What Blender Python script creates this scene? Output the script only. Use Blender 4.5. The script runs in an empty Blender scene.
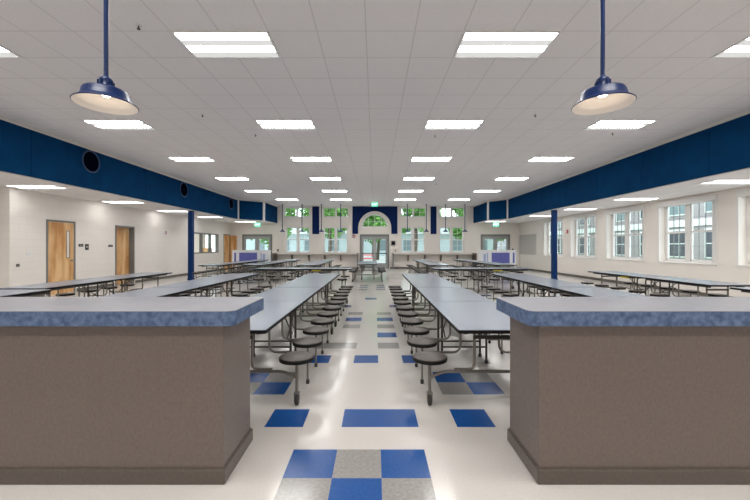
import bpy, math, random
from mathutils import Vector, Matrix
random.seed(7)
PI = math.pi
sc = bpy.context.scene
COL = bpy.data.collections.new('cafeteria'); sc.collection.children.link(COL)
F = 350.0; VX, VY = 375.0, 247.0; H = 1.42
CEIL = 4.11; LOW = 2.97

# ---------------------------------------------------------------- materials
MATS = {}
def mat(name, col, rough=.5, metal=0., spec=.5, coat=0., emit=None, es=0.):
    m = bpy.data.materials.new(name); m.use_nodes = True
    b = m.node_tree.nodes['Principled BSDF']
    b.inputs['Base Color'].default_value = (*col, 1); b.inputs['Roughness'].default_value = rough
    b.inputs['Metallic'].default_value = metal; b.inputs['Specular IOR Level'].default_value = spec
    b.inputs['Coat Weight'].default_value = coat; b.inputs['Coat Roughness'].default_value = .1
    if emit:
        b.inputs['Emission Color'].default_value = (*emit, 1); b.inputs['Emission Strength'].default_value = es
    MATS[name] = m
    return m
def nodes(m): return m.node_tree.nodes, m.node_tree.links, m.node_tree.nodes['Principled BSDF']
def noise_col(m, a, b, scale=20, detail=4, stretch=(1, 1, 1), lo=.35, hi=.65, bump=0., space='Object'):
    """two-tone mottling of the surface's own colour"""
    N, L, B = nodes(m)
    tc = N.new('ShaderNodeTexCoord'); mp = N.new('ShaderNodeMapping'); mp.inputs['Scale'].default_value = stretch
    no = N.new('ShaderNodeTexNoise'); no.inputs['Scale'].default_value = scale; no.inputs['Detail'].default_value = detail
    cr = N.new('ShaderNodeValToRGB'); cr.color_ramp.elements[0].position = lo; cr.color_ramp.elements[1].position = hi
    cr.color_ramp.elements[0].color = (*a, 1); cr.color_ramp.elements[1].color = (*b, 1)
    L.new(tc.outputs[space], mp.inputs[0]); L.new(mp.outputs[0], no.inputs['Vector'])
    L.new(no.outputs['Fac'], cr.inputs[0]); L.new(cr.outputs[0], B.inputs['Base Color'])
    if bump:
        bp = N.new('ShaderNodeBump'); bp.inputs['Strength'].default_value = bump; bp.inputs['Distance'].default_value = .003
        L.new(no.outputs['Fac'], bp.inputs['Height']); L.new(bp.outputs[0], B.inputs['Normal'])
    return m
def grid_lines(m, base, line, sx, sy, ox, oy, w, sub=None):
    """thin lines on a world-aligned grid (tile joints)"""
    N, L, B = nodes(m)
    tc = N.new('ShaderNodeTexCoord'); sp = N.new('ShaderNodeSeparateXYZ'); L.new(tc.outputs['Object'], sp.inputs[0])
    fs = []
    for ax, s, o in (('X', sx, ox), ('Y', sy, oy)):
        a = N.new('ShaderNodeMath'); a.operation = 'SUBTRACT'; a.inputs[1].default_value = o; L.new(sp.outputs[ax], a.inputs[0])
        b = N.new('ShaderNodeMath'); b.operation = 'DIVIDE'; b.inputs[1].default_value = s; L.new(a.outputs[0], b.inputs[0])
        c = N.new('ShaderNodeMath'); c.operation = 'PINGPONG'; c.inputs[1].default_value = .5; L.new(b.outputs[0], c.inputs[0])
        d = N.new('ShaderNodeMath'); d.operation = 'LESS_THAN'; d.inputs[1].default_value = w / s / 2; L.new(c.outputs[0], d.inputs[0])
        fs.append(d)
    mx = N.new('ShaderNodeMath'); mx.operation = 'MAXIMUM'; L.new(fs[0].outputs[0], mx.inputs[0]); L.new(fs[1].outputs[0], mx.inputs[1])
    no = N.new('ShaderNodeTexNoise'); no.inputs['Scale'].default_value = 60; L.new(tc.outputs['Object'], no.inputs['Vector'])
    cr = N.new('ShaderNodeValToRGB'); cr.color_ramp.elements[0].position = .3; cr.color_ramp.elements[1].position = .7
    cr.color_ramp.elements[0].color = (*[v * .95 for v in base], 1); cr.color_ramp.elements[1].color = (*base, 1)
    L.new(no.outputs['Fac'], cr.inputs[0])
    mc = N.new('ShaderNodeMixRGB'); mc.inputs[2].default_value = (*line, 1)
    L.new(cr.outputs[0], mc.inputs[1]); L.new(mx.outputs[0], mc.inputs[0]); L.new(mc.outputs[0], B.inputs['Base Color'])
    return m

M = lambda n: MATS[n]
grid_lines(mat('ceiling_tile', (.74, .70, .685), .9, spec=.1), (.90, .865, .86), (.71, .68, .67), .6096, .6096, -.112, 4.36, .014)
wall = mat('wall_paint', (.87, .815, .76), .6, spec=.3)
# painted block wall: brick joints as bump and faint tone
def block_paint(m, base, axis_map):
    N, L, B = nodes(m)
    tc = N.new('ShaderNodeTexCoord'); sp = N.new('ShaderNodeSeparateXYZ'); cb = N.new('ShaderNodeCombineXYZ')
    L.new(tc.outputs['Object'], sp.inputs[0]); L.new(sp.outputs[axis_map], cb.inputs['X']); L.new(sp.outputs['Z'], cb.inputs['Y'])
    br = N.new('ShaderNodeTexBrick'); br.inputs['Scale'].default_value = 1; br.inputs['Brick Width'].default_value = .406
    br.inputs['Row Height'].default_value = .203; br.inputs['Mortar Size'].default_value = .006; br.inputs['Mortar Smooth'].default_value = .3
    br.inputs['Color1'].default_value = (*base, 1); br.inputs['Color2'].default_value = (*[v * .985 for v in base], 1)
    br.inputs['Mortar'].default_value = (*[v * .93 for v in base], 1)
    L.new(cb.outputs[0], br.inputs['Vector']); L.new(br.outputs['Color'], B.inputs['Base Color'])
    bp = N.new('ShaderNodeBump'); bp.inputs['Strength'].default_value = .25; bp.inputs['Distance'].default_value = .004; bp.invert = True
    L.new(br.outputs['Fac'], bp.inputs['Height']); L.new(bp.outputs[0], B.inputs['Normal'])
block_paint(mat('block_wall', (.87, .825, .775), .5, spec=.3), (.87, .825, .775), 'Y')
mat('white_trim', (.82, .80, .78), .45)
mat('soffit_paint', (.82, .77, .71), .6)
navy = mat('blue_fabric', (.003, .04, .115), .9, spec=.06)
noise_col(navy, (.0015, .031, .095), (.002, .042, .125), 3, 5, (1, 1, 1), .3, .7)
mat('navy_arch', (.003, .018, .09), .8, spec=.15)
mat('column_blue', (.001, .030, .135), .5, spec=.2)
mat('pendant_blue', (.001, .014, .075), .35, spec=.25)
mat('pendant_inside', (.80, .74, .68), .6)
mat('navy_far', (.01, .04, .13), .4)
mat('baseboard', (.13, .115, .10), .6)
mat('steel_grey', (.20, .20, .195), .45)
mat('door_grey', (.36, .37, .36), .45)
wood = mat('door_wood', (.62, .34, .13), .4, coat=.2)
noise_col(wood, (.58, .27, .085), (.84, .56, .28), 2.2, 6, (2.2, 2.2, .35), .38, .62)
lam = mat('table_laminate', (.42, .45, .50), .24, spec=.45)
noise_col(lam, (.245, .28, .35), (.29, .325, .395), 160, 2)
mat('black_edge', (.010, .009, .009), .6, spec=.2)
st = mat('stool_laminate', (.20, .17, .15), .45, spec=.3)
noise_col(st, (.05, .042, .038), (.16, .14, .128), 120, 3, lo=.3, hi=.7)
mat('tube_metal', (.23, .21, .19), .35, metal=.55)
mat('dark_metal', (.07, .065, .06), .45, metal=.3)
mat('rubber', (.03, .028, .028), .6)
mat('yellow', (.75, .62, .03), .5)
ct = mat('counter_laminate', (.48, .48, .53), .32, spec=.4)
noise_col(ct, (.225, .23, .265), (.30, .30, .33), 14, 6, (1, 6, 1), .3, .7)
ce = mat('counter_edge', (.10, .18, .36), .4)
noise_col(ce, (.045, .085, .18), (.135, .20, .34), 26, 6, (1, 1, 1), .35, .68)
cb_ = mat('cabinet_wood', (.17, .13, .105), .42, spec=.4)
noise_col(cb_, (.155, .124, .109), (.190, .154, .137), 45, 6, (1.6, 1, 1), .3, .7)
kb = mat('base_moulding', (.11, .085, .07), .35)
noise_col(kb, (.095, .078, .067), (.125, .102, .088), 45, 6, (1.6, 1, 1), .3, .7)
def vct(name, a, b, sc_=90):
    m = mat(name, a, .22, spec=.5, coat=.3)
    noise_col(m, a, b, sc_, 5, lo=.3, hi=.7)
    return m
vct('tile_cream', (.60, .575, .54), (.67, .64, .605))
vct('tile_blue', (.005, .066, .265), (.012, .098, .36), 60)
vct('tile_grey', (.26, .25, .24), (.35, .34, .325), 50)
mat('lamp_lens', (.22, .22, .22), .8, spec=0, emit=(1, .99, .97), es=.42)
mat('lamp_tube', (.9, .9, .9), .5, emit=(1, .99, .97), es=17.)
mat('lamp_tube_low', (.9, .9, .9), .5, emit=(1, .985, .96), es=6.)
mat('bulb', (.9, .9, .9), .5, emit=(1, .86, .70), es=8.)
mat('black_plate', (.02, .018, .018), .4)
mat('plate_mark', (.55, .53, .5), .5)
mat('red', (.45, .02, .02), .4)
mat('red_far', (.75, .05, .06), .5)
mat('white_plastic', (.82, .82, .84), .4)
mat('purple', (.115, .125, .42), .5)
mat('lilac', (.35, .42, .66), .5)
mat('exit_green', (.08, .45, .28), .4, emit=(.12, .75, .42), es=.7)
mat('exit_letter', (.8, 1, .9), .4, emit=(.7, 1., .85), es=2.)
mat('hole_black', (.002, .003, .008), 1., spec=0.)
mat('bar_top', (.26, .225, .19), .4)
mat('bar_panel', (.24, .22, .20), .5)
mat('bar_end', (.085, .06, .045), .45)
mat('pinboard', (.55, .525, .50), .8)
mat('asphalt', (.42, .43, .42), .9)
mat('lawn', (.10, .20, .05), .9)
lf = mat('leaves', (.06, .20, .03), .7, spec=.2)
noise_col(lf, (.07, .22, .045), (.25, .48, .13), 2.5, 4, lo=.3, hi=.7)
mat('bark', (.10, .075, .055), .9)
bk = mat('grey_brick', (.30, .27, .28), .8)
block_paint(bk, (.34, .30, .31), 'Y')
mat('pale_stone', (.72, .74, .74), .7)
mat('teal_glass', (.20, .25, .27), .25)
mat('dark_glass', (.09, .09, .11), .25)
mat('white_siding', (.52, .60, .62), .7)
def glass():
    m = bpy.data.materials.new('window_glass'); m.use_nodes = True; N = m.node_tree.nodes; L = m.node_tree.links
    N.clear(); o = N.new('ShaderNodeOutputMaterial'); t = N.new('ShaderNodeBsdfTransparent'); g = N.new('ShaderNodeBsdfGlossy')
    g.inputs['Roughness'].default_value = .02; t.inputs['Color'].default_value = (.93, .97, .96, 1)
    fr = N.new('ShaderNodeFresnel'); fr.inputs[0].default_value = 1.25; mx = N.new('ShaderNodeMixShader')
    ge = N.new('ShaderNodeNewGeometry'); iv = N.new('ShaderNodeMath'); iv.operation = 'SUBTRACT'; iv.inputs[0].default_value = 1; L.new(ge.outputs['Backfacing'], iv.inputs[1])
    ml = N.new('ShaderNodeMath'); ml.operation = 'MULTIPLY'; L.new(fr.outputs[0], ml.inputs[0]); L.new(iv.outputs[0], ml.inputs[1])
    L.new(ml.outputs[0], mx.inputs[0]); L.new(t.outputs[0], mx.inputs[1]); L.new(g.outputs[0], mx.inputs[2]); L.new(mx.outputs[0], o.inputs[0])
    MATS['window_glass'] = m
glass()

# ---------------------------------------------------------------- mesh helper
class MB:
    def __init__(s): s.v = []; s.f = []; s.mi = []; s.sm = []; s.cur = 0; s.smooth = False
    def add(s, vs, fs, smooth=None):
        b = len(s.v); s.v += [tuple(v) for v in vs]
        for f in fs: s.f.append([i + b for i in f]); s.mi.append(s.cur); s.sm.append(s.smooth if smooth is None else smooth)
        return s
    def box(s, x0, x1, y0, y1, z0, z1):
        x0, x1 = sorted((x0, x1)); y0, y1 = sorted((y0, y1)); z0, z1 = sorted((z0, z1))
        vs = [(x, y, z) for z in (z0, z1) for y in (y0, y1) for x in (x0, x1)]
        return s.add(vs, [(0, 2, 3, 1), (4, 5, 7, 6), (0, 1, 5, 4), (2, 6, 7, 3), (0, 4, 6, 2), (1, 3, 7, 5)])
    def prism(s, pts, z0, z1):
        """outline (x,y) extruded in z"""
        n = len(pts); vs = [(x, y, z0) for x, y in pts] + [(x, y, z1) for x, y in pts]
        return s.add(vs, [tuple(range(n))[::-1], tuple(range(n, 2 * n))] + [(i, (i + 1) % n, n + (i + 1) % n, n + i) for i in range(n)])
    def prism_y(s, pts, y0, y1):
        """outline (x,z) extruded in y"""
        n = len(pts); vs = [(x, y0, z) for x, z in pts] + [(x, y1, z) for x, z in pts]
        return s.add(vs, [tuple(range(n)), tuple(range(n, 2 * n))[::-1]] + [(i, n + i, n + (i + 1) % n, (i + 1) % n) for i in range(n)])
    def lathe(s, prof, cx=0, cy=0, n=24, axis='z', smooth=True):
        vs = []
        for r, h in prof:
            for k in range(n):
                a = 2 * PI * k / n; p = (r * math.cos(a), r * math.sin(a), h)
                if axis == 'x': p = (p[2], p[0], p[1])
                if axis == 'y': p = (p[0], p[2], p[1])
                vs.append((p[0] + (cx if axis != 'x' else 0), p[1] + (cy if axis == 'z' else 0), p[2]))
        fs = [(i * n + k, i * n + (k + 1) % n, (i + 1) * n + (k + 1) % n, (i + 1) * n + k) for i in range(len(prof) - 1) for k in range(n)]
        return s.add(vs, fs, smooth)
    def tube(s, pts, r, n=8, bend=.0, closed_ends=True):
        P = [Vector(p) for p in pts]
        if bend:
            Q = [P[0]]
            for i in range(1, len(P) - 1):
                a = (P[i - 1] - P[i]); b = (P[i + 1] - P[i]); la, lb = a.length, b.length
                a.normalize(); b.normalize(); ang = a.angle(b)
                if ang > PI - .05: Q.append(P[i]); continue
                t = min(bend, la * .48, lb * .48)
                p0, p2 = P[i] + a * t, P[i] + b * t
                for k in range(6):
                    u = k / 5; Q.append(p0 * (1 - u) ** 2 + P[i] * 2 * u * (1 - u) + p2 * u * u)
            Q.append(P[-1]); P = Q
        rings = []; up = None
        for i, p in enumerate(P):
            t = ((P[min(i + 1, len(P) - 1)] - P[max(i - 1, 0)])).normalized()
            if up is None:
                up = Vector((0, 0, 1)) if abs(t.z) < .9 else Vector((1, 0, 0))
            u = (up - t * up.dot(t)).normalized(); up = u; w = t.cross(u)
            rings.append([p + (u * math.cos(2 * PI * k / n) + w * math.sin(2 * PI * k / n)) * r for k in range(n)])
        vs = [q for rg in rings for q in rg]
        fs = [(i * n + k, i * n + (k + 1) % n, (i + 1) * n + (k + 1) % n, (i + 1) * n + k) for i in range(len(P) - 1) for k in range(n)]
        s.add(vs, fs, True)
        if closed_ends: s.add(rings[0], [tuple(range(n))[::-1]], False); s.add(rings[-1], [tuple(range(n))], False)
        return s
    def build(s, name, mats, parent=None, bevel=0.):
        me = bpy.data.meshes.new(name); me.from_pydata(s.v, [], s.f)
        if isinstance(mats, str): mats = [mats]
        for m in mats: me.materials.append(MATS[m])
        me.polygons.foreach_set('material_index', s.mi); me.polygons.foreach_set('use_smooth', s.sm)
        me.update()
        import bmesh
        bm = bmesh.new(); bm.from_mesh(me); bmesh.ops.recalc_face_normals(bm, faces=bm.faces); bm.to_mesh(me); bm.free()
        o = bpy.data.objects.new(name, me); COL.objects.link(o)
        if parent: o.parent = parent
        if bevel:
            b = o.modifiers.new('bevel', 'BEVEL'); b.width = bevel; b.segments = 2; b.limit_method = 'ANGLE'
        return o
def tag(o, label, cat, group=None, kind=None):
    o['label'] = label; o['category'] = cat
    if group: o['group'] = group
    if kind: o['kind'] = kind
    return o
def struct(o, label=None):
    o['kind'] = 'structure'
    if label: o['label'] = label
    return o
def empty(name, loc=(0, 0, 0), rz=0.):
    o = bpy.data.objects.new(name, None); o.empty_display_size = .2; COL.objects.link(o); o.location = loc; o.rotation_euler = (0, 0, rz)
    return o
def copy_tree(o, parent=None):
    c = o.copy(); COL.objects.link(c)
    if parent: c.parent = parent
    for ch in list(o.children): copy_tree(ch, c)
    return c
def rrect(x0, x1, y0, y1, r, n=4):
    pts = []
    for cx, cy, a0 in ((x1 - r, y1 - r, 0), (x0 + r, y1 - r, PI / 2), (x0 + r, y0 + r, PI), (x1 - r, y0 + r, 1.5 * PI)):
        for k in range(n + 1):
            a = a0 + PI / 2 * k / n; pts.append((cx + r * math.cos(a), cy + r * math.sin(a)))
    return pts

# ---------------------------------------------------------------- room shell
XL, XR, YF, YB = -9.5, 9.5, 23.0, -4.0
SL, SR = -7.7, 7.37
T = .3048; GX = .04; GZ = 2.455
# floor of square vinyl tiles; coloured tiles set in it
special = {}
def put(i, k, c): special[(i, k)] = c
for r_, row in enumerate(('BGB', 'GBG', 'BGB')):
    for i, ch in enumerate(row): put(i - 2, -1 - r_, ch)
for i in (-3, -1, 0, 2): put(i, 1, 'B')
for a, b in ((-5, 'l'), (2, 'r')):
    put(a, 4, 'B'); put(a + 1, 4, 'G'); put(a, 3, 'G'); put(a + 1, 3, 'B')
for i in (-3, -1, 1): put(i, 6, 'B')
for base in (0, 22):
    for k, c in ((8, 'G'), (10, 'B'), (12, 'G'), (14, 'B'), (16, 'G')):
        if k + base > 34: break
        for i in (-2, 0): put(i, k + base, c)
special.pop((-2, 10), None); put(-3, 8, 'G'); put(-3, 19, 'B'); put(1, 19, 'B'); put(-1, 23, 'B')
for off in (-9, 9, 18, -18):      # the same scatter runs down the side aisles
    for k, c in ((3, 'B'), (5, 'G'), (9, 'B'), (14, 'G'), (17, 'B'), (22, 'B'), (24, 'G'), (30, 'B'), (36, 'B'), (40, 'G')):
        put(off, k, c); put(off + 1, k + 1, 'B' if c == 'G' else 'G')
i0, i1 = -41, 32; k0, k1 = -22, 68
fl = MB()
nx = i1 - i0 + 1
vs = [(GX + T * i, GZ + T * k, 0) for k in range(k0, k1 + 1) for i in range(i0, i1 + 1)]
fl.v = vs
for k in range(k0, k1):
    for i in range(i0, i1):
        a = (k - k0) * nx + (i - i0); fl.f.append([a, a + 1, a + 1 + nx, a + nx])
        fl.mi.append({'B': 1, 'G': 2}.get(special.get((i, k)), 0)); fl.sm.append(False)
floor = struct(fl.build('floor', ['tile_cream', 'tile_blue', 'tile_grey']))

struct(MB().box(-13.2, 10.1, YB - .3, YF + .3, CEIL, CEIL + .1).build('ceiling', 'ceiling_tile'))
def lowceil(pts, name):
    m = MB(); m.prism(pts, LOW, CEIL - .002); o = m.build(name, ['soffit_paint', 'ceiling_tile'])
    for p in o.data.polygons:
        if abs(p.normal.z) > .9 and p.center.z < LOW + .1: p.material_index = 1
    return struct(o)
CL1, CL2 = (SL, 19.6), (-6.5, 20.5)
CR1, CR2 = (SR, 19.34), (6.56, 20.3)
lowceil([(-13.2, YB - .3), (SL, YB - .3), CL1, CL2, (-6.45, YF + .001), (-6.45, YF + .3), (-13.2, YF + .3)], 'ceiling_low_left')
lowceil([(10.1, YB - .3), (10.1, YF + .3), (6.5, YF + .3), (6.5, YF + .001), CR2, CR1, (SR, YB - .3)], 'ceiling_low_right')

def wall_holes(name, m, a0, a1, z0, z1, holes, t0, t1, axis, extra=None):
    """wall along axis 'x' or 'y' from a0 to a1, thickness t0..t1, rectangular holes (a0,a1,z0,z1)"""
    A = sorted({a0, a1} | {h[0] for h in holes} | {h[1] for h in holes}); Z = sorted({z0, z1} | {h[2] for h in holes} | {h[3] for h in holes})
    mb = MB()
    for i in range(len(A) - 1):
        run = None
        for j in range(len(Z) - 1):
            ca, cz = (A[i] + A[i + 1]) / 2, (Z[j] + Z[j + 1]) / 2
            solid = not any(h[0] < ca < h[1] and h[2] < cz < h[3] for h in holes)
            if solid:
                if run is None: run = Z[j]
            if run is not None and (not solid or j == len(Z) - 2):
                top = Z[j + 1] if solid else Z[j]
                if axis == 'x': mb.box(A[i], A[i + 1], t0, t1, run, top)
                else: mb.box(t0, t1, A[i], A[i + 1], run, top)
                run = None
    if extra: extra(mb)
    return struct(mb.build(name, m))
far = YF / F
px = lambda p: (p - VX) * YF / F
LOWW = [(px(285.3), px(310)), (px(323.2), px(347.9)), (px(400.6), px(425.3)), (px(439.3), px(464))]
UPW = [(px(283.4), px(310)), (px(322.3), px(349)), (px(400.1), px(426.8)), (px(438.8), px(465.5))]
LZ = (1.04, 2.76); UZ = (3.36, 4.06)
DC = (px(359.9), px(389.1), 0, 2.25); DL = (px(242.4), px(272.2), 0, 2.25); DR = (px(480.7), px(509.9), 0, 2.25)
AX0, AX1, AZ0 = px(361.7), px(387.8), 2.73
ACX = (AX0 + AX1) / 2; AR = (AX1 - AX0) / 2
holes = [(a, b, *LZ) for a, b in LOWW] + [(a, b, *UZ) for a, b in UPW] + [DC, DL, DR, (AX0, AX1, AZ0, AZ0 + AR), (-11.3, -10.05, .9, 2.3)]
def arch_fill(mb):
    for sgn in (-1, 1):
        n = 10; arc = [(ACX + sgn * AR * math.sin(PI / 2 * k / n), AZ0 + AR * math.cos(PI / 2 * k / n)) for k in range(n + 1)]
        for k in range(n):
            (xa, za), (xb, zb) = arc[k], arc[k + 1]
            mb.prism_y([(xa, za), (xb, zb), (xb, AZ0 + AR), (xa, AZ0 + AR + 1e-4)], YF, YF + .25)
wall_holes('wall_far', 'wall_paint', -13.2, 10.1, -.02, CEIL, holes, YF, YF + .25, 'x', arch_fill)
yl = lambda p: XL * F / (p - VX)
yr = lambda p: XR * F / (p - VX)
D1 = (yl(46), yl(75.2), 0, 2.22); D2 = (yl(115), yl(134.3), 0, 2.22); D4 = (21.95, 22.9, 0, 2.24)
WO = (18.25, 21.25, 1.07, 2.2)
wall_holes('wall_left', 'block_wall', 9.1, YF, -.02, LOW + .02, [D2, D4, WO], XL - .22, XL, 'y')
RW = [(yr(716.3), yr(659.4)), (yr(643.6), yr(607)), (yr(595.7), yr(571.3)), (yr(562.8), yr(544.4)), (7.15, yr(739))]
RZ = (.945, 2.83)
wall_holes('wall_right', 'wall_paint', YB, YF, -.02, LOW + .02, [(a, b, *RZ) for a, b in RW], XR, XR + .3, 'y')
struct(MB().box(-13.2, 10.1, YB - .25, YB, -.02, CEIL).build('wall_back', 'wall_paint'))
m = MB(); m.box(-12.4, XL - .22, 9.12, 9.32, -.02, LOW + .02); m.box(-12.6, -12.4, YB, 9.32, -.02, LOW + .02)
struct(m.build('wall_alcove', 'wall_paint'))
# office seen through the interior window
m = MB(); m.box(-13.2, -13.0, 14, YF, 0, LOW); m.box(-13.0, XL - .22, 15.8, 16, 0, LOW)
struct(m.build('wall_office', 'wall_paint'))
# baseboards
for nm, bx in (('baseboard_left', [(XL, XL + .015, 9.1, D1[0] - .05), (XL, XL + .015, D1[1] + .05, D2[0] - .05), (XL, XL + .015, D2[1] + .05, D4[0] - .03)]),
               ('baseboard_right', [(XR - .015, XR, YB, YF)]),
               ('baseboard_far', [(XL + .02, DL[0] - .06, YF - .015, YF), (DL[1] + .06, DC[0] - .06, YF - .015, YF), (DC[1] + .06, DR[0] - .06, YF - .015, YF), (DR[1] + .06, XR - .02, YF - .015, YF)])):
    m = MB()
    for b in bx: m.box(*b, 0, .105)
    struct(m.build(nm, 'baseboard'))
# soffit trims
m = MB()
def strip(p, q, z0, z1, t, side):
    d = (Vector(q) - Vector(p)).normalized(); n = Vector((d.y, -d.x)) * side
    a, b = Vector(p), Vector(q)
    m.prism([tuple(a), tuple(b), tuple(b + n * t), tuple(a + n * t)], z0, z1)
for pts, side in (([(SL, YB), CL1, CL2, (-6.45, YF)], 1), ([(SR, YB), CR1, CR2, (6.5, YF)], -1)):
    for p, q in zip(pts[:-1], pts[1:]):
        strip(p, q, CEIL - .075, CEIL - .004, .03, side)
struct(m.build('trim_1', 'soffit_paint'), 'beige strip under the main ceiling along both blue soffits')
m = MB()
for (x, y) in (CL1, CL2, CR1, CR2):
    s = 1 if x < 0 else -1
    m.prism([(x - .05 * s, y - .06), (x + .045 * s, y - .06), (x + .045 * s, y + .06), (x - .05 * s, y + .06)], LOW - .004, CEIL - .08)
struct(m.build('trim_2', 'white_trim'), 'white corner posts between the blue soffit panels')

# blue fabric panels on the soffits
def panel(name, label, p, q, side, z0=LOW + .015, z1=CEIL - .08, seams=0, mt='blue_fabric'):
    a, b = Vector(p), Vector(q); d = (b - a).normalized(); L = (b - a).length; n = Vector((d.y, -d.x)) * side
    e = empty(name, ((a.x + b.x) / 2, (a.y + b.y) / 2, z0)); tag(e, label, 'wall panel', 'blue fabric soffit panels')
    k = max(1, round(L / seams)) if seams else 1
    c = (a + b) / 2
    for i in range(k):
        u, v = a + d * (L * i / k + .004), a + d * (L * (i + 1) / k - .004)
        mm = MB(); mm.prism([tuple(Vector(w) - c) for w in (u + n * .004, v + n * .004, v + n * .049, u + n * .049)], 0, z1 - z0)
        mm.build('fabric_section', mt, e, bevel=.008)
    return e
panel('acoustic_panel', 'long dark blue fabric panel along the left soffit with round openings', (SL, YB + .1), (SL, 19.5), 1, seams=1.95)
panel('acoustic_panel', 'angled dark blue panel between white posts, left soffit', (SL + .072, 19.654), (-6.572, 20.446), 1)
panel('acoustic_panel', 'short blue panel of the left soffit beside the far window wall', (-6.495, 20.6), (-6.45, 22.96), 1)
panel('acoustic_panel', 'long plain dark blue fabric panel along the right soffit', (SR, YB + .1), (SR, 19.24), -1, seams=1.95)
panel('acoustic_panel', 'angled dark blue panel between white posts, right soffit', (SR - .0645, 19.4164), (6.6165, 20.233), -1)
panel('acoustic_panel', 'short blue panel of the right soffit beside the far window wall', (6.555, 20.4), (6.5, 22.96), -1)
for a, b, w in ((312.4, 319.2, 'left'), (430.6, 436.4, 'right')):
    m = MB(); m.box(px(a), px(b), YF - .05, YF - .002, 2.27, CEIL - .04)
    tag(m.build('wall_panel', 'navy_arch', bevel=.006), f'narrow tall navy panel between the two {w} pairs of far windows', 'wall panel', 'navy panels on the far wall')
# navy panel cut around the arch
m = MB(); R = px(391.4) - ACX; zc = 2.66; x0, x1 = px(352.5), px(397.4); zt = CEIL - .04
y0, y1 = YF - .05, YF - .002
m.prism_y([(x0, 2.29), (ACX - R, 2.29), (ACX - R, zt), (x0, zt)], y0, y1); m.prism_y([(ACX + R, 2.29), (x1, 2.29), (x1, zt), (ACX + R, zt)], y0, y1)
n = 28
for k in range(n):
    a, b = PI - PI * k / n, PI - PI * (k + 1) / n
    xa, za, xb, zb = ACX + R * math.cos(a), zc + R * 1.02 * math.sin(a), ACX + R * math.cos(b), zc + R * 1.02 * math.sin(b)
    m.prism_y([(xa, za), (xb, zb), (xb, zt), (xa, zt)], y0, y1)
tag(m.build('arch_panel', 'navy_arch'), 'wide navy panel cut around the arched window over the centre doors', 'wall panel', 'navy panels on the far wall')
# round openings on the left soffit
for y, w in ((9.42, 'nearest and largest looking'), (14.0, 'middle one'), (18.6, 'farthest and smallest looking')):
    e = empty('round_speaker', (SL + .054, y, 3.715)); tag(e, f'round dark opening in the left blue soffit, {w} of three', 'speaker', 'round dark openings in the left soffit')
    MB().lathe([(.262, 0), (.30, 0), (.30, .012), (.285, .02), (.262, .014), (.262, 0)], n=40, axis='x').build('ring', 'navy_far', e)
    MB().lathe([(.0, .004), (.264, .004)], n=40, axis='x').build('hole_shade', 'hole_black', e)  # flat black disc paints the shade inside the opening; no hole is cut
# columns
for nm, x, y in (('column_left', -7.885, 15.0), ('column_right', 7.55, 14.75)):
    m = MB(); m.box(x - .092, x + .092, y - .092, y + .092, 0, LOW); m.box(x - .105, x + .105, y - .105, y + .105, 0, .1)
    struct(m.build(nm, 'column_blue', bevel=.01), f'blue square column under the {nm[7:]} soffit')

# ---------------------------------------------------------------- ceiling lights
def make_troffer(lamp='lamp_tube'):
    e = empty('ceiling_light')
    m = MB()
    for b in ((-.61, .61, -.305, -.28), (-.61, .61, .28, .305), (-.61, -.585, -.28, .28), (.585, .61, -.28, .28)): m.box(*b, -.012, 0)
    m.build('frame', 'white_trim', e)
    MB().box(-.585, .585, -.28, .28, -.006, -.001).build('diffuser', 'lamp_lens', e)
    for y in (-.205, .075): MB().box(-.575, .575, y - .07, y + .07, -.009, -.0065).build('lamp_strip', lamp, e)
    return e
tro = make_troffer(); tro_low = make_troffer('lamp_tube_low'); used = set()
ords = ['nearest', 'second', 'third', 'fourth', 'fifth', 'sixth and farthest']
cols = ['far left column', 'left-centre column', 'right-centre column', 'far right column']
def place_light(x, y, z, label, group):
    src = tro if z > 3.5 else tro_low
    o = copy_tree(src) if src.name in used else src; used.add(src.name)
    o.location = (x, y, z); tag(o, label, 'ceiling light', group)
for r in range(6):
    for c, x in enumerate((-5.605, -1.941, 1.717, 5.374)):
        if r == 5 and c in (0, 3): x = -4.99 if c == 0 else 4.765
        place_light(x, 4.665 + 3.048 * r, CEIL, f'recessed white ceiling light in the {cols[c]}, {ords[r]} row', 'recessed lights of the main ceiling')
for r, (x, y) in enumerate(((-8.69, 9.05), (-8.66, 12.1), (-8.7, 15.15), (-8.55, 18.2), (-7.9, 21.4))):
    place_light(x, y, LOW, f'recessed light in the low left ceiling, {["nearest", "second", "third", "fourth", "farthest"][r]} along the door wall', 'recessed lights of the low ceilings')
for r, (x, y) in enumerate(((8.5, 8.35), (8.42, 11.35), (8.38, 14.35), (8.3, 17.4), (7.3, 21.2))):
    place_light(x, y, LOW, f'recessed light in the low right ceiling, {["nearest", "second", "third", "fourth", "farthest"][r]} along the window wall', 'recessed lights of the low ceilings')
# lamps of the rows behind and beside the camera (room lighting outside the frame)
def area(x, y, z, p=33, sx=1.17, sy=.56):
    l = bpy.data.lights.new('ceiling_lamp', 'AREA'); l.shape = 'RECTANGLE'; l.size = sx; l.size_y = sy; l.energy = p; l.color = (1, .98, .95)
    o = bpy.data.objects.new('ceiling_lamp', l); COL.objects.link(o); o.location = (x, y, z - .02)
for y in (1.6, -1.4):
    for x in (-5.605, -1.941, 1.717, 5.374): area(x, y, CEIL)
for y in (2.3, 5.3):
    area(8.35, y, LOW, 25)
    area(-8.6, y, LOW, 25)
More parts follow.
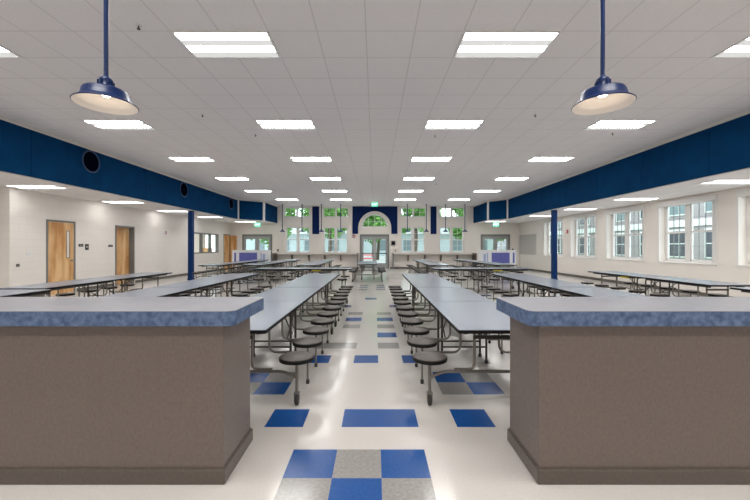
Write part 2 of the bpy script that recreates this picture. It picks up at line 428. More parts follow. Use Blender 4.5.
# sprinkler heads
for i, (x, y, lb) in enumerate(((-2.87, 4.25, 'nearest, left of the near left pendant rod'), (-3.5, 7.1, 'left, beyond the first light row'), (-2.85, 8.35, 'left, beyond the second light row'),
                            (3.25, 7.1, 'right, near the right pendant lamp'), (5.6, 8.25, 'right, beside the blue soffit light'), (1.44, 8.4, 'beyond the second right-centre light'), (2.6, 14.9, 'farthest, over the right rear tables'))):
    e = empty('sprinkler', (x, y, CEIL)); tag(e, f'small dark sprinkler head in the ceiling, {lb}', 'sprinkler', 'sprinkler heads')
    MB().lathe([(0, -.006), (.035, -.006), (.04, 0)], n=14).build('plate', 'white_trim', e)
    MB().lathe([(0, -.05), (.02, -.048), (.02, -.042), (.008, -.04), (.008, -.005)], n=10).build('head', 'dark_metal', e)

# ---------------------------------------------------------------- pendants
PS = .76
def pendant(x, y, label):
    zr = 0.; e = empty('pendant_lamp', (x, y, 2.345)); tag(e, label, 'pendant lamp', 'blue pendant lamps over the counters')
    R = .23; e.scale = (PS, PS, PS)
    outer = [(R, 0), (R + .006, .004), (R, .011), (.200, .034), (.184, .046), (.172, .098), (.160, .118), (.140, .127), (.06, .132), (0, .133)]
    inner = [(R, 0), (R - .003, .006), (.197, .030), (.180, .044), (.167, .096), (.155, .113), (.136, .121), (.05, .126), (0, .127)]
    sh = MB().lathe(outer, n=48).build('shade', 'pendant_blue', e)
    MB().lathe(inner, n=48).build('reflector', 'pendant_inside', sh)
    m = MB().lathe([(.052, .13), (.058, .138), (.058, .150), (.050, .155), (.052, .205), (.048, .222), (.026, .238), (.020, .252), (0, .252)], n=20)
    for k in range(8):
        a = k * PI / 4; m.box(.053 * math.cos(a) - .006, .053 * math.cos(a) + .006, .053 * math.sin(a) - .006, .053 * math.sin(a) + .006, .158, .204)
    m.build('socket', 'pendant_blue', e)
    MB().tube([(0, 0, .24), (0, 0, (CEIL-2.345)/PS - .02)], .0175, 12).build('rod', 'pendant_blue', e)
    MB().lathe([(0, (CEIL-2.345)/PS - .03), (.05, (CEIL-2.345)/PS - .025), (.06, (CEIL-2.345)/PS - .001)], n=20).build('ceiling_rose', 'pendant_blue', e)
    MB().lathe([(0, .072), (.025, .074), (.036, .084), (.034, .098), (.02, .112), (.015, .126)], n=16).build('bulb', 'bulb', e)
pendant(-1.752, 2.28, 'large blue dome pendant lamp hanging over the left counter')
pendant(1.483, 2.28, 'large blue dome pendant lamp hanging over the right counter')
def far_pendant(x, label):
    zr = 2.38; y = 22.05; e = empty('bar_pendant', (x, y, 0)); tag(e, label, 'pendant lamp', 'small pendants over the window bar')
    MB().lathe([(.17, zr), (.165, zr + .02), (.12, zr + .06), (.06, zr + .10), (.04, zr + .11), (.035, zr + .19), (0, zr + .2)], n=20).build('shade', 'navy_far', e)
    MB().tube([(0, 0, zr + .18), (0, 0, CEIL - .01)], .026, 8).build('rod', 'navy_far', e)
    MB().lathe([(0, CEIL - .02), (.07, CEIL - .018), (.07, CEIL - .001)], n=16).build('ceiling_rose', 'navy_far', e)
for x, w in zip((282.4, 302, 321.4, 340.6), ('first', 'second', 'third', 'fourth')):
    far_pendant((x - VX) * 22.05 / F, f'small dark pendant at the left far windows, {w} from the outer end' if w != 'fourth' else 'small dark pendant at the left far windows, the one nearest the arch')
for x, w in zip((407.4, 426.4, 445.6, 464.9), ('the one nearest the arch', 'second from the arch', 'third from the arch', 'outermost')):
    far_pendant((x - VX) * 22.05 / F, f'small dark pendant at the right far windows, {w}')

# ---------------------------------------------------------------- windows
def window(name, loc, rz, w, h, depth, cols_, rows, mull=.12, near=.0, frame='white_trim', munt='white_trim', sash_h=2, sill=True, label=None, nsash=2, fw=.055):
    """local: x along the wall (0..w), y into the wall, z up (0..h)"""
    e = empty(name, loc, rz); struct(e, label)
    m = MB(); d0, d1 = depth - .09, depth - .02
    m.box(0, w, d0, d1, 0, fw); m.box(0, w, d0, d1, h - fw, h); m.box(0, fw, d0, d1, fw, h - fw); m.box(w - fw - near, w, d0, d1, fw, h - fw)
    inner0, inner1 = fw, w - fw - near
    sw = (inner1 - inner0 - mull * (nsash - 1)) / nsash
    for k in range(1, nsash):
        xm = inner0 + k * sw + (k - 1) * mull; m.box(xm, xm + mull, d0 - .01, d1, fw, h - fw)
    m.build('window_frame', frame, e)
    for k in range(nsash):
        xa = inner0 + k * (sw + mull)
        s_ = MB(); z0, z1 = fw, h - fw; b = .035
        s_.box(xa, xa + b, d0 + .01, d1 - .01, z0, z1); s_.box(xa + sw - b, xa + sw, d0 + .01, d1 - .01, z0, z1)
        s_.box(xa, xa + sw, d0 + .01, d1 - .01, z0, z0 + b); s_.box(xa, xa + sw, d0 + .01, d1 - .01, z1 - b, z1)
        if sash_h == 2: s_.box(xa, xa + sw, d0 + .005, d1 - .01, (z0 + z1) / 2 - .03, (z0 + z1) / 2 + .03)
        so = s_.build('sash', frame, e)
        g = MB()
        for c in range(1, cols_): xx = xa + b + (sw - 2 * b) * c / cols_; g.box(xx - .006, xx + .006, d0 + .025, d0 + .045, z0 + b, z1 - b)
        for r in range(1, rows): zz = z0 + (z1 - z0) * r / rows; g.box(xa + b, xa + sw - b, d0 + .025, d0 + .045, zz - .006, zz + .006)
        g.build('muntins', munt, so)
        MB().box(xa + b, xa + sw - b, d0 + .032, d0 + .038, z0 + b, z1 - b).build('pane', 'window_glass', so)
    if sill: MB().box(-.05, w + .05, -.03, depth - .09, -.04, -.002).build('window_sill', frame, e)
    return e
wn = 0
for (a, b) in LOWW:
    wn += 1; window(f'window_{wn}', (a, YF, LZ[0]), 0, b - a, LZ[1] - LZ[0], .2, 2, 4, mull=.13)
for (a, b) in UPW:
    wn += 1; window(f'window_{wn}', (a, YF, UZ[0]), 0, b - a, UZ[1] - UZ[0], .2, 2, 2, mull=.06, sash_h=1, sill=False)
for i, (a, b) in enumerate(RW):
    wn += 1
    e = window(f'window_{wn}', (XR, b, RZ[0]), -PI / 2, b - a, RZ[1] - RZ[0], .28, 3, 4, mull=.17, near=.24, munt='steel_grey')
    # white head box of the raised blind
    w_ = b - a
    MB().box(-.03, w_ + .03, -.05, .10, RZ[1] - RZ[0] - .09, RZ[1] - RZ[0] + .06).build('blind_box', 'white_trim', e)
    cs = MB(); cs.box(w_, w_ + .045, -.02, 0, -.04, RZ[1] - RZ[0]); cs.box(-.045, 0, -.02, 0, -.04, RZ[1] - RZ[0]); cs.build('casing', 'white_trim', e)
# arched fan window over the doors
wn += 1
e = empty(f'window_{wn}', (ACX, YF, AZ0)); struct(e)
def arc_pts(r, n=24): return [(r * math.cos(PI * k / n), r * math.sin(PI * k / n)) for k in range(n + 1)]
m = MB(); o_, i_ = arc_pts(AR), arc_pts(AR - .06)
for k in range(24): m.prism_y([o_[k], o_[k + 1], i_[k + 1], i_[k]], .11, .18)
m.box(-AR, AR, .11, .18, 0, .05); m.build('window_frame', 'white_trim', e)
m = MB(); m.tube([(-AR * .9, .15, .36), (AR * .9, .15, .36)], .011, 6)
for x in (-.43, 0, .43): m.tube([(x, .15, .03), (x, .15, math.sqrt(AR * AR - x * x) - .02)], .011, 6)
m.build('muntins', 'white_trim', e)
MB().prism_y(arc_pts(AR - .03), .146, .152).build('pane', 'window_glass', e)
# arch casing
m = MB(); o_, i_ = [(x, z) for x, z in arc_pts(AR + .075)], arc_pts(AR)
for k in range(24): m.prism_y([(o_[k][0] + ACX, o_[k][1] + AZ0), (o_[k + 1][0] + ACX, o_[k + 1][1] + AZ0), (i_[k + 1][0] + ACX, i_[k + 1][1] + AZ0), (i_[k][0] + ACX, i_[k][1] + AZ0)], YF - .03, YF)
struct(m.build('trim_3', 'white_trim'), 'pale moulding round the arched window')

# interior window in the left wall: dark frame, three panes
wn += 1
e = empty(f'window_{wn}', (XL, WO[0], WO[2]), PI / 2); struct(e)
w_, h_ = WO[1] - WO[0], WO[3] - WO[2]
m = MB(); m.box(0, w_, -.01, .15, 0, .06); m.box(0, w_, -.01, .15, h_ - .07, h_)
for x in (0, w_ / 3 - .03, 2 * w_ / 3 - .03, w_ - .07): m.box(x, x + .07, -.01, .15, .06, h_ - .07)
m.build('window_frame', 'steel_grey', e)
for k in range(3): MB().box(w_ * k / 3 + .04, w_ * (k + 1) / 3 - .03, .06, .068, .06, h_ - .07).build('pane', 'window_glass', e)
o = MB().box(-11.05, -10.55, 22.2, 22.7, 0, 1.36).build('cabinet', 'door_wood', bevel=.01); tag(o, 'brown wooden cabinet in the room behind the interior window', 'cabinet')
wn += 1
window(f'window_{wn}', (-11.3, YF, .9), 0, 1.25, 1.4, .2, 2, 2, sash_h=1, nsash=1)
area(-11.6, 19.5, LOW, 40)

# ---------------------------------------------------------------- doors
def lever(parent, x, y, z, s):
    m = MB(); m.lathe([(0, -.0), (.028, 0), (.028, .012), (0, .012)], n=14, axis='y')
    m.v = [(a + x, y - b, c + z) for a, b, c in m.v]; m.tube([(x, y - .01, z), (x, y - .055, z), (x + s * .11, y - .055, z)], .009, 6, .02)
    m.build('door_handle', 'tube_metal', parent)
def single_door(name, loc, rz, w, h, recess=0., lite=True, lever_side=1, label=None):
    """local x along wall, y into the wall; door fills 0..w"""
    e = empty(name, loc, rz); struct(e, label); f = .055
    m = MB(); y1 = .05 + recess
    m.box(0, f, -.012, y1, 0, h); m.box(w - f, w, -.012, y1, 0, h); m.box(f, w - f, -.012, y1, h - f, h); m.build('door_frame', 'steel_grey', e)
    leafs = MB(); yl_ = recess + (.0 if recess == 0 else -.0); a, b = f + .004, w - f - .004
    if lite:
        lx0, lx1 = a + (b - a) * .70, a + (b - a) * .83; z0, z1 = 1.08, 1.92
        leafs.box(a, lx0, yl_, yl_ + .045, .01, h - f - .004); leafs.box(lx1, b, yl_, yl_ + .045, .01, h - f - .004)
        leafs.box(lx0, lx1, yl_, yl_ + .045, .01, z0); leafs.box(lx0, lx1, yl_, yl_ + .045, z1, h - f - .004)
    else: leafs.box(a, b, yl_, yl_ + .045, .01, h - f - .004)
    lo = leafs.build('door_leaf', 'door_wood', e)
    if lite:
        fr = MB(); fr.box(lx0, lx0 + .018, yl_ - .006, yl_, z0, z1); fr.box(lx1 - .018, lx1, yl_ - .006, yl_, z0, z1); fr.box(lx0, lx1, yl_ - .006, yl_, z0, z0 + .018); fr.box(lx0, lx1, yl_ - .006, yl_, z1 - .018, z1)
        fr.build('vision_frame', 'steel_grey', lo); MB().box(lx0, lx1, yl_ + .015, yl_ + .022, z0, z1).build('vision_pane', 'steel_grey', lo)
    lever(lo, b - .07 if lever_side > 0 else a + .07, yl_, 1.0, -lever_side)
    for z in (.25, 1.05, 1.85):
        MB().box(a - .014 if lever_side > 0 else b, a if lever_side > 0 else b + .014, yl_ - .008, yl_ + .004, z, z + .1).build('hinge', 'tube_metal', lo)
    return e
single_door('door_1', (XL + .001, D1[0], 0), PI / 2, D1[1] - D1[0], D1[3], 0, True, 1)
single_door('door_2', (XL + .001, D2[0], 0), PI / 2, D2[1] - D2[0], D2[3], .17, False, 1)
single_door('door_3', (XL + .001, D4[0], 0), PI / 2, D4[1] - D4[0], D4[3], 0, False, -1)
def double_door(name, x0, x1, h, z0l=.36, z1l=1.93, label=None):
    e = empty(name, (x0, YF, 0)); struct(e, label); w = x1 - x0; f = .1
    m = MB(); m.box(0, f, -.03, .12, 0, h); m.box(w - f, w, -.03, .12, 0, h); m.box(f, w - f, -.03, .12, h - .13, h); m.build('door_frame', 'steel_grey', e)
    mid = w / 2
    for s in (0, 1):
        a, b = (f + .003, mid - .003) if s == 0 else (mid + .003, w - f - .003)
        st_ = .13; hh = h - .134
        l = MB(); l.box(a, a + st_, 0, .045, .01, hh); l.box(b - st_, b, 0, .045, .01, hh); l.box(a + st_, b - st_, 0, .045, .01, z0l); l.box(a + st_, b - st_, 0, .045, z1l, hh)
        lo = l.build('door_leaf', 'door_grey', e)
        MB().box(a + st_, b - st_, .018, .026, z0l, z1l).build('pane', 'window_glass', lo)
        MB().box(a + .05, b - .05, -.07, -.035, .97, 1.03).build('push_bar', 'dark_metal', lo)
        k = MB()
        for t in (a + .07, b - .1): k.box(t, t + .03, -.04, 0, .975, 1.025)
        k.build('push_bar_bracket', 'dark_metal', lo)
double_door('door_4', DC[0], DC[1], 2.25)
double_door('door_5', DL[0], DL[1], 2.25, .9)
double_door('door_6', DR[0], DR[1], 2.25, .9)
o = MB(); o.box(0, .9, 0, .045, .01, 2.13)
# light wood leaf standing open in the far left corner
e = empty('open_door', (XL + .03, 22.93, 0), 0); tag(e, 'pale wooden door leaf standing open in the far left corner', 'door')
m = MB(); m.prism([(0, -.06), (.42, -.06), (.42, -.015), (0, -.015)], .01, 2.16); m.build('leaf', 'door_wood', e)

# ---------------------------------------------------------------- wall fittings
def plate(name, mt, label, cat, x, y, z, w, h, side, marks=0, t=.02, group=None):
    """small plate on the left (side=1) or right (side=-1) wall, or the far wall (side=0)"""
    e = empty(name, (x, y, z)); tag(e, label, cat, group)
    def bx(u0, u1, d0, d1, z0, z1):
        return MB().box(d0 * side, d1 * side, u0, u1, z0, z1) if side else MB().box(u0, u1, -d1, -d0, z0, z1)
    bx(-w / 2, w / 2, .001, t, -h / 2, h / 2).build('fitting_body', mt, e, bevel=.003)  # body of the sign, alarm; no separate mount is modelled
    for k in range(marks):
        bx(-w * .3 + k * w * .32, -w * .1 + k * w * .32, t, t + .003, -h * .1, h * .15).build('mark', 'plate_mark', e)
    return e
lw = lambda p, py: (XL, yl(p), H + (VY - py) * yl(p) / F)
x, y, z = lw(80.7, 245.3); plate('room_sign', 'black_plate', 'small black room sign right beside the door with a narrow glass', 'sign', x, y, z, .16, .085, 1, 2, group='black wall plates')
x, y, z = lw(86.6, 247); plate('room_sign', 'black_plate', 'taller black wall sign right of the first black room sign', 'sign', x, y, z, .13, .19, 1, 2, group='black wall plates')
x, y, z = lw(110.3, 245.8); plate('room_sign', 'black_plate', 'small black room sign just before the recessed wooden door', 'sign', x, y, z, .19, .075, 1, 2, group='black wall plates')
x, y, z = lw(164.8, 232.6); e = plate('fire_alarm', 'white_plastic', 'small fire alarm on the left wall past the recessed door', 'alarm', x, y, z, .17, .2, 1, 0, .05)
MB().box(.05, .06, -.03, .03, -.07, .07).build('strobe', 'red', e)
x, y, z = lw(28.8, 253.6); e = plate('light_switch', 'white_plastic', 'white light switch plate on the left wall before the first door', 'switch', x, y, z, .12, .13, 1, 0, .008)
for s in (-.025, .025): MB().box(.008, .014, s - .012, s + .012, -.03, .03).build('rocker', 'white_trim', e)
x, y, z = lw(17.6, 265.3); e = plate('wall_outlet', 'tube_metal', 'small dark outlet low on the left wall near the corner', 'outlet', x, y, z, .08, .08, 1, 0, .02)
yy = yr(567.6); e = plate('fire_alarm', 'red', 'small red fire alarm on the right wall between two windows', 'alarm', XR, yy, H + (VY - 231.5) * yy / F, .13, .17, -1, 0, .05)
MB().box(-.056, -.05, -.03, .03, -.05, .05).build('strobe', 'white_plastic', e)
e = plate('fire_alarm', 'red', 'small red fire alarm on the far wall left of the centre doors', 'alarm', px(354), YF, H + (VY - 236.3) * far, .17, .2, 0, 0, .05)
MB().box(-.04, .04, -.056, -.05, -.05, .04).build('strobe', 'white_plastic', e)
e = plate('wall_box', 'black_plate', 'black square box on the far wall right of the centre doors', 'control box', px(393.2), YF, H + (VY - 243) * far, .26, .27, 0, 0, .09)
MB().box(-.07, .07, -.095, -.09, -.08, .04).build('screen', 'hole_black', e)
plate('wall_switch', 'tube_metal', 'small grey switch plate under the black box beside the centre doors', 'switch', px(395.2), YF, H + (VY - 250.3) * far, .07, .16, 0, 0, .02)
plate('wall_switch', 'dark_metal', 'small dark switch on the far wall left of the leftmost windows', 'switch', px(278), YF, H + (VY - 250.2) * far, .09, .16, 0, 0, .03)
plate('wall_switch', 'dark_metal', 'small dark switch on the far wall right of the right double doors', 'switch', px(512.7), YF, H + (VY - 249.5) * far, .1, .12, 0, 0, .03)
ya, yb = yr(536.4), yr(519.8)
e = empty('notice_board', (XR, (ya + yb) / 2, .95)); tag(e, 'plain grey notice board on the right wall near the far corner', 'notice board')
MB().box(-.02, -.002, -(yb - ya) / 2, (yb - ya) / 2, 0, 1.25).build('board', 'pinboard', e)
m = MB(); hw = (yb - ya) / 2
m.box(-.028, -.002, -hw - .02, hw + .02, -.02, .005); m.box(-.028, -.002, -hw - .02, hw + .02, 1.245, 1.27); m.box(-.028, -.002, -hw - .02, -hw + .005, 0, 1.25); m.box(-.028, -.002, hw - .005, hw + .02, 0, 1.25)
m.build('frame', 'white_trim', e)

def exit_sign(x, y, ztop, label):
    e = empty('exit_sign', (x, y, ztop)); tag(e, label, 'exit sign', 'green exit signs')
    MB().box(-.16, .16, -.04, .04, -.03, 0).build('mount', 'white_trim', e)
    MB().box(-.19, .19, -.012, .012, -.28, -.03).build('sign_plate', 'exit_green', e)
    cu = bpy.data.curves.new('lettering', 'FONT'); cu.body = 'EXIT'; cu.size = .16; cu.align_x = 'CENTER'; cu.extrude = .002; cu.materials.append(MATS['exit_letter'])
    tmp = bpy.data.objects.new('tmp_text', cu); COL.objects.link(tmp); dg = bpy.context.evaluated_depsgraph_get()
    me = bpy.data.meshes.new_from_object(tmp.evaluated_get(dg)); bpy.data.objects.remove(tmp)
    t = bpy.data.objects.new('lettering', me); COL.objects.link(t); t.parent = e; t.location = (0, -.015, -.195); t.rotation_euler = (PI / 2, 0, 0)
exit_sign(-.02, 20.9, CEIL, 'green exit sign hanging from the main ceiling before the arch')
exit_sign(-7.35, 21.9, LOW, 'green exit sign under the low ceiling before the left double doors')
exit_sign(7.5, 21.7, LOW, 'green exit sign under the low ceiling before the right double doors')

# ---------------------------------------------------------------- window bar counters
def bar(x0, x1, brs, label):
    e = empty('window_bar', ((x0 + x1) / 2, 22.7, 0)); tag(e, label, 'bar counter', 'bar counters under the far windows'); c = (x0 + x1) / 2
    MB().box(x0 - c, x1 - c, -.12, .27, .90, .94).build('bar_top', 'bar_top', e, bevel=.006)
    for x in brs:
        xx = x - c; m = MB(); m.box(xx - .03, xx + .03, -.08, .28, .86, .9); m.box(xx - .03, xx + .03, .2, .28, .5, .86)
        m.add([(xx - .03, -.08, .86), (xx - .03, -.01, .86), (xx - .03, .2, .55), (xx - .03, .2, .5), (xx + .03, -.08, .86), (xx + .03, -.01, .86), (xx + .03, .2, .55), (xx + .03, .2, .5)],
              [(0, 1, 2, 3), (4, 7, 6, 5), (0, 4, 5, 1), (1, 5, 6, 2), (2, 6, 7, 3), (3, 7, 4, 0)])
        m.build('bracket', 'bar_end', e)
    for x, mt, d in ((x0, 0, 0), (x1, 0, 0)):
        outer = abs(x) > 3
        s = 1 if x < c else -1
        MB().box(x - c - s * .05, x - c, -.36 if not outer else -.65, .28, 0, 1.03).build('end_panel', 'bar_end' if outer else 'steel_grey', e, bevel=.005)
bar(-6.42, -1.14, (-5.41, -4.31, -3.27, -2.23), 'narrow bar counter with brackets under the left far windows')
bar(1.19, 6.36, (2.16, 3.25, 4.3, 5.36), 'narrow bar counter with brackets under the right far windows')

# ---------------------------------------------------------------- white stands with purple panels
def stand(x, y, label, flip):
    e = empty('display_cart', (x, y, 0)); tag(e, label, 'display cart', 'white carts with purple panels')
    w = 1.03
    MB().box(-w, w, 0, .5, .38, 1.2).build('body', 'white_plastic', e, bevel=.01)
    m = MB(); m.box(-w - .02, w + .02, -.03, .53, 1.2, 1.24); m.build('top', 'white_plastic', e, bevel=.01)
    f = -1 if flip else 1
    def pn(a, b, z0, z1, mt): MB().box(f * a, f * b, -.012, -.001, z0, z1).build('front_panel', mt, e)
    pn(-.90, -.80, .50, 1.10, 'purple'); pn(-.62, .40, .50, 1.10, 'purple')
    pn(.60, .66, .48, 1.08, 'lilac'); pn(.72, .86, .55, 1.02, 'lilac')
    for sx in (-w + .06, w - .06):
        for sy in (.06, .44): MB().box(sx - .03, sx + .03, sy - .03, sy + .03, 0, .38).build('leg', 'white_plastic', e)
stand(-7.12, 19.95, 'white cart with purple front panels before the left double doors', False)
stand(7.03, 19.9, 'white cart with purple front panels before the right double doors', True)

# ---------------------------------------------------------------- cafeteria tables with attached stools
def make_table(L, latch=False):
    e = empty('cafeteria_table'); W = .8; hw = W / 2; pitch = L / 6; xs = hw + .20
    for s in (1, -1):
        ya, yb = sorted((s * .004, s * L / 2)); o_ = rrect(-hw, hw, ya, yb, .018, 3)
        tp = MB().prism(o_, .7335, .738).build('table_top', 'table_laminate', e)
        MB().prism(rrect(-hw - .002, hw + .002, ya, yb + .0 if s < 0 else yb + .002, .018, 3) if s > 0 else rrect(-hw - .002, hw + .002, ya - .002, yb, .018, 3), .706, .7333).build('edge_band', 'black_edge', tp)
        y = s * 2.5 * pitch
        m = MB(); m.tube([(-xs, y, .255), (-xs + .13, y, .305), (xs - .13, y, .305), (xs, y, .255)], .015, 8, .04)
        for q in (-1, 1): m.tube([(q * .2, y, .70), (q * .2, y, .325), (q * .38, y, .325)], .014, 8, .07)
        m.build('end_frame', 'tube_metal', e)
        m = MB(); m.box(-.21, .21, y - .014, y + .014, .60, .63); m.build('crossbar', 'dark_metal', e)
        m = MB(); yc = s * .13
        m.tube([(-.27, yc, .03), (-.27, yc, .69), (.27, yc, .69), (.27, yc, .03)], .014, 8, .05); m.tube([(-.27, yc, .2), (.27, yc, .2)], .011, 6)
        cf = m.build('centre_leg_frame', 'dark_metal', e)
        for q in (-1, 1): MB().lathe([(0, 0), (.02, 0), (.022, .035), (.0, .036)], q * .27, yc, n=10).build('foot_glide', 'rubber', cf)
        for q in (-1, 1):
            MB().box(q * .31 - .015, q * .31 + .015, *sorted((s * .2, s * (L / 2 - .12))), .672, .705).build('rail', 'dark_metal', e)
    # diagonal fold links under the centre
    for q in (-1, 1):
        m = MB(); m.tube([(q * .23, -.13, .30), (q * .23, .75 * pitch, .68)], .009, 6); m.tube([(q * .23, .13, .30), (q * .23, -.75 * pitch, .68)], .009, 6); m.build('fold_link', 'dark_metal', e)
    for q in (-1, 1):
        for k in range(6):
            y = (k - 2.5) * pitch; x = q * xs
            sb = MB().lathe([(0, .450), (.138, .450), (.147, .447), (.150, .444)], x, y, n=28).build('seat', 'stool_laminate', e)
            MB().lathe([(.1505, .4438), (.155, .437), (.154, .412), (.13, .407), (0, .407)], x, y, n=28).build('seat_edge', 'black_edge', sb)
            if k in (0, 5):
                lg = MB().tube([(x, y, .115), (x, y, .42)], .014, 8).build('stool_leg', 'tube_metal', e)
                c = MB(); c.lathe([(0, -.016), (.044, -.016), (.052, -.01), (.052, .01), (.044, .016), (0, .016)], n=18, axis='x')
                c.v = [(a + x, b + y + .012, z + .052) for a, b, z in c.v]; c.build('caster_wheel', 'rubber', lg)
                c = MB(); c.box(x - .024, x + .024, y - .02, y + .03, .104, .12); c.box(x - .024, x - .018, y - .012, y + .03, .04, .106); c.box(x + .018, x + .024, y - .012, y + .03, .04, .106); c.build('caster_fork', 'tube_metal', lg)
            else:
                lg = MB().tube([(x, y, .03), (x, y, .42)], .011, 8).build('stool_leg', 'tube_metal', e)
                MB().lathe([(0, 0), (.017, 0), (.019, .04), (0, .042)], x, y, n=10).build('foot_glide', 'rubber', lg)
                MB().tube([(x, y, .325), (q * .2, y, .325), (q * .2, y, .705)], .0125, 8, .09).build('stool_arm', 'tube_metal', e)
    if latch: MB().box(-.36, .36, .30, .58, .665, .70).build('fold_latch', 'yellow', e)
    return e
protos = {}
def table(xc, yc, label, L=3.05, rz=0., latch=False, group=None):
    key = (L, latch)
    if key not in protos: protos[key] = o = make_table(L, latch)
    else: o = copy_tree(protos[key])
    o.location = (xc, yc, 0); o.rotation_euler = (0, 0, rz); tag(o, label, 'cafeteria table', group or 'cafeteria tables with attached stools')
G = 3.08
table(-1.30, 2.88 + 1.525, 'nearest stool table left of the centre aisle, beside the left counter')
table(-1.30, 2.88 + G + 1.525, 'second stool table left of the centre aisle, end to end with the nearest one')
table(1.09, 2.88 + 1.525, 'nearest stool table right of the centre aisle, beside the right counter')
table(1.09, 2.88 + G + 1.525, 'second stool table right of the centre aisle, end to end with the nearest one')
table(-3.39, 2.9 + 1.525, 'nearest table of the second row from the aisle, directly behind the left counter')
table(-3.39, 2.9 + G + 1.525, 'farther table of the second row left of the aisle, running up to the blue column')
table(3.40, 2.9 + 1.525, 'nearest table of the second row from the aisle, directly behind the right counter')
table(3.40, 2.9 + G + 1.525, 'farther table of the second row right of the aisle, running toward the window wall bend')
table(-5.60, 3.8, 'cut-off table at the left picture edge behind the left counter', 3.66)
table(-5.87, 7.62, 'long table standing in front of the two left wooden doors', 3.66)
table(6.42, 4.12, 'cut-off table at the right picture edge behind the right counter', 3.66)
table(6.45, 8.12, 'long table standing below the large right windows', 3.66, 0, True)
table(-2.28, 11.3, 'crosswise table with a yellow latch behind the left aisle row', 3.05, -PI / 2, True)
table(3.4, 11.3, 'crosswise table with a yellow latch behind the right aisle row', 3.05, -PI / 2, True)
for k, w in ((0, 'nearer'), (1, 'farther')):
    y = 13.2 + 1.525 + G * k
    table(-2.57, y, f'{w} rear table of the row behind the left crosswise table')
    table(2.45, y, f'{w} rear table of the row behind the right crosswise table')
    table(-4.65 + .12 * k, y + .1, f'{w} rear table of the row second from the left wall side', rz=-.03)
    table(-6.2 + .05 * k, y - .15, f'{w} rear table of the outermost left row, near the blue column')
    table(4.98 - .2 * k, y + .2, f'{w} rear table of the outermost right row, before the white cart', rz=.05)
table(-.31, 15.4, 'stool table standing alone in the aisle before the centre doors')

# ---------------------------------------------------------------- serving counters
def counter(s, xin, label):
    """s=-1 left, 1 right; xin = inner end of the top"""
    x_far = s * 4.9; e = empty('serving_counter', (s * 2.9, 2.33, 0)); ox, oy = s * 2.9, 2.33; tag(e, label, 'counter', 'serving counters')
    bi = xin + s * .098
    X = lambda v: v - ox
    def rr(x0, x1, y0, y1, r): return rrect(min(X(x0), X(x1)), max(X(x0), X(x1)), y0 - oy, y1 - oy, r, 5)
    MB().box(X(bi), X(x_far - s * .1), 2.105 - oy, 2.56 - oy, .0, .962).build('cabinet', 'cabinet_wood', e, bevel=.002)
    # corner post line and base moulding
    MB().box(X(bi - s * .016), X(x_far - s * .1), 2.088 - oy, 2.575 - oy, 0, .088).build('base_moulding', 'base_moulding', e, bevel=.006)
    MB().box(X(bi - s * .006), X(x_far - s * .1), 2.097 - oy, 2.567 - oy, .088, .096).build('base_cap', 'base_moulding', e)
    MB().prism(rr(xin, x_far, 2.018, 2.60, .045), .963, 1.0465).build('edge', 'counter_edge', e)
    MB().prism(rr(xin + s * .0006, x_far, 2.0186, 2.5994, .045), 1.0466, 1.0495).build('countertop', 'counter_laminate', e)
counter(-1, -.815, 'left serving counter with blue-edged grey top and brown front')
counter(1, .889, 'right serving counter with blue-edged grey top and brown front')

# ---------------------------------------------------------------- outdoors
struct(MB().box(-40, 60, YF + .26, 90, -.12, -.04).build('ground', 'lawn'))
struct(MB().box(10.15, 60, -20, YF + .25, -.12, -.04).build('ground_side', 'asphalt'))
struct(MB().box(-20, 14, YF + .26, YF + 36, -.039, -.02).build('path', 'asphalt'))
def tree(x, y, h, r, label, seed, n=4200, lo=.36):
    rnd = random.Random(seed); e = empty('tree', (x, y, -.05)); tag(e, label, 'tree', 'trees outside the far windows')
    MB().tube([(0, 0, 0), (.1, 0, h * .3), (-.05, .1, h * .6)], .16, 8).build('trunk', 'bark', e)
    m = MB()
    cl = lambda v: max(-r * .5, min(r * .5, v))
    blobs = [(cl(rnd.gauss(0, r * .42)), cl(rnd.gauss(0, r * .42)), h * (lo + (.92 - lo) * rnd.random()), r * (.35 + .3 * rnd.random())) for _ in range(13)]
    for _ in range(n):
        bx, by, bz, br = rnd.choice(blobs); d = Vector((rnd.gauss(0, 1), rnd.gauss(0, 1), rnd.gauss(0, 1))).normalized() * br * (.6 + .4 * rnd.random())
        c = Vector((bx, by, bz)) + d; u = Vector((rnd.gauss(0, 1), rnd.gauss(0, 1), rnd.gauss(0, 1))).normalized(); v = u.orthogonal().normalized(); s = .16 + .14 * rnd.random()
        m.add([c - u * s, c + v * s * .6, c + u * s, c - v * s * .6], [(0, 1, 2, 3)])
    m.build('crown', 'leaves', e)
for i, (x, y, h, r, lb) in enumerate(((-9.5, 34, 8.5, 2.8, 'seen in the leftmost upper far window'), (-4.3, 33, 8, 2.6, 'between the two left far window pairs'), (0.3, 39, 6.2, 2.6, 'behind the arched window'),
                                  (3.6, 31.5, 8, 2.3, 'seen in the window right of the centre doors'), (9.9, 35.5, 8.2, 2.5, 'seen in the rightmost upper far window'), (-15, 38, 9, 3, 'beyond the left double doors'), (15.5, 40, 9, 3, 'beyond the right double doors'))):
    tree(x, y, h, r, f'leafy green tree outdoors, {lb}', i + 3, lo=.55 if i == 2 else .36)
for i, (x, lb) in enumerate(((-15, 'leftmost'), (-7.6, 'second from the left'), (-.3, 'middle one'), (7.2, 'fourth from the left'), (14.4, 'rightmost'))):
    tree(x, 49.5, 10.5, 3.1, f'tall tree in the rear row beyond the far windows, {lb}', i + 31, 4200, .42)
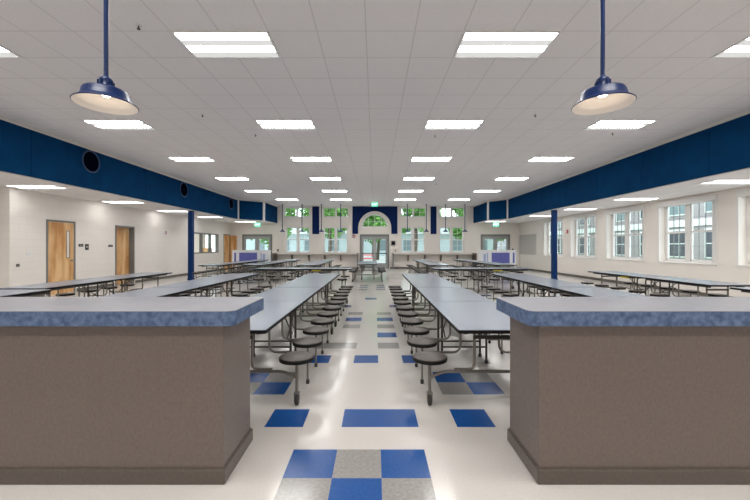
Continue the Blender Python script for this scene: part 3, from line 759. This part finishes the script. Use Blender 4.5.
# low white building beyond the trees
e = empty('house', (0, 58, -.05)); tag(e, 'long pale building outdoors beyond the far windows', 'building')
MB().box(-26, 20, 0, 6, 0, 3.6).build('house_wall', 'white_siding', e)
MB().prism_y([(-27, 3.6), (21, 3.6), (18, 5.6), (-24, 5.6)], -.5, 6.5).build('roof', 'pale_stone', e)
for k in range(11): MB().box(-24 + k * 4.1, -22.4 + k * 4.1, -.05, .02, .9, 2.6).build('house_window', 'teal_glass', e)
# grey brick school wing outside the right windows
e = empty('school_wing', (24, 25, -.1)); tag(e, 'grey brick building with white bands outside the right windows', 'building')
MB().box(0, 4, -18, 45, 0, 8.6).build('brick_wall', 'grey_brick', e)
MB().box(-.12, 0, -18, 45, 3.1, 3.6).build('stone_band', 'pale_stone', e); MB().box(-.12, 0, -18, 45, 6.6, 7.2).build('stone_band', 'pale_stone', e)
for k in range(20):
    y = -17 + k * 3.1
    for z in (.8, 4.1):
        m = MB(); m.box(-.08, 0, y, y + 1.9, z - .1, z + 2.1); f_ = m.build('wing_window', 'pale_stone', e)
        g = MB()
        for c in range(2):
            for r in range(2): g.box(-.10, -.07, y + .1 + c * .88, y + .92 + c * .88, z + r * 1.02, z + .94 + r * 1.02)
        g.build('wing_pane', 'dark_glass' if (z < 2 or k % 3 == 1) else 'teal_glass', f_)
# red picnic table beyond the centre doors
e = empty('picnic_table', (-.65, 30.5, -.02)); tag(e, 'red picnic table outdoors beyond the centre glass doors', 'picnic table')
MB().box(-.7, .7, -.38, .38, .72, .78).build('table_top', 'red_far', e)
for s in (-1, 1): MB().box(-.7, .7, s * .6 - .13, s * .6 + .13, .42, .47).build('bench', 'red_far', e)
for s in (-.5, .5):
    MB().tube([(s, -.7, 0), (s, -.2, .72)], .03, 6).tube([(s, .7, 0), (s, .2, .72)], .03, 6).tube([(s, -.62, .4), (s, .62, .4)], .03, 6).build('leg_frame', 'red_far', e)

# ---------------------------------------------------------------- sky, camera
w = bpy.data.worlds.new('sky'); sc.world = w; w.use_nodes = True
bg = w.node_tree.nodes['Background']; bg.inputs[0].default_value = (.86, .93, 1.0, 1); bg.inputs[1].default_value = 2.6
cam = bpy.data.cameras.new('camera'); co = bpy.data.objects.new('camera', cam); COL.objects.link(co); sc.camera = co
cam.sensor_width = 36; cam.lens = 36 * F / 750; cam.shift_y = -3 / 750; cam.clip_start = .05; cam.clip_end = 300
co.location = (0, 0, H); co.rotation_euler = (PI / 2, 0, 0)
sc.view_settings.view_transform = 'Standard'; sc.view_settings.look = 'None'; sc.view_settings.gamma = 1; sc.view_settings.exposure = .6
sc.view_settings.use_curve_mapping = False
sc.cycles.use_denoising = True
sc.cycles.max_bounces = 8; sc.cycles.diffuse_bounces = 4; sc.cycles.transparent_max_bounces = 12
sc.cycles.sample_clamp_indirect = 8
# window portals so that daylight reaches the room cleanly
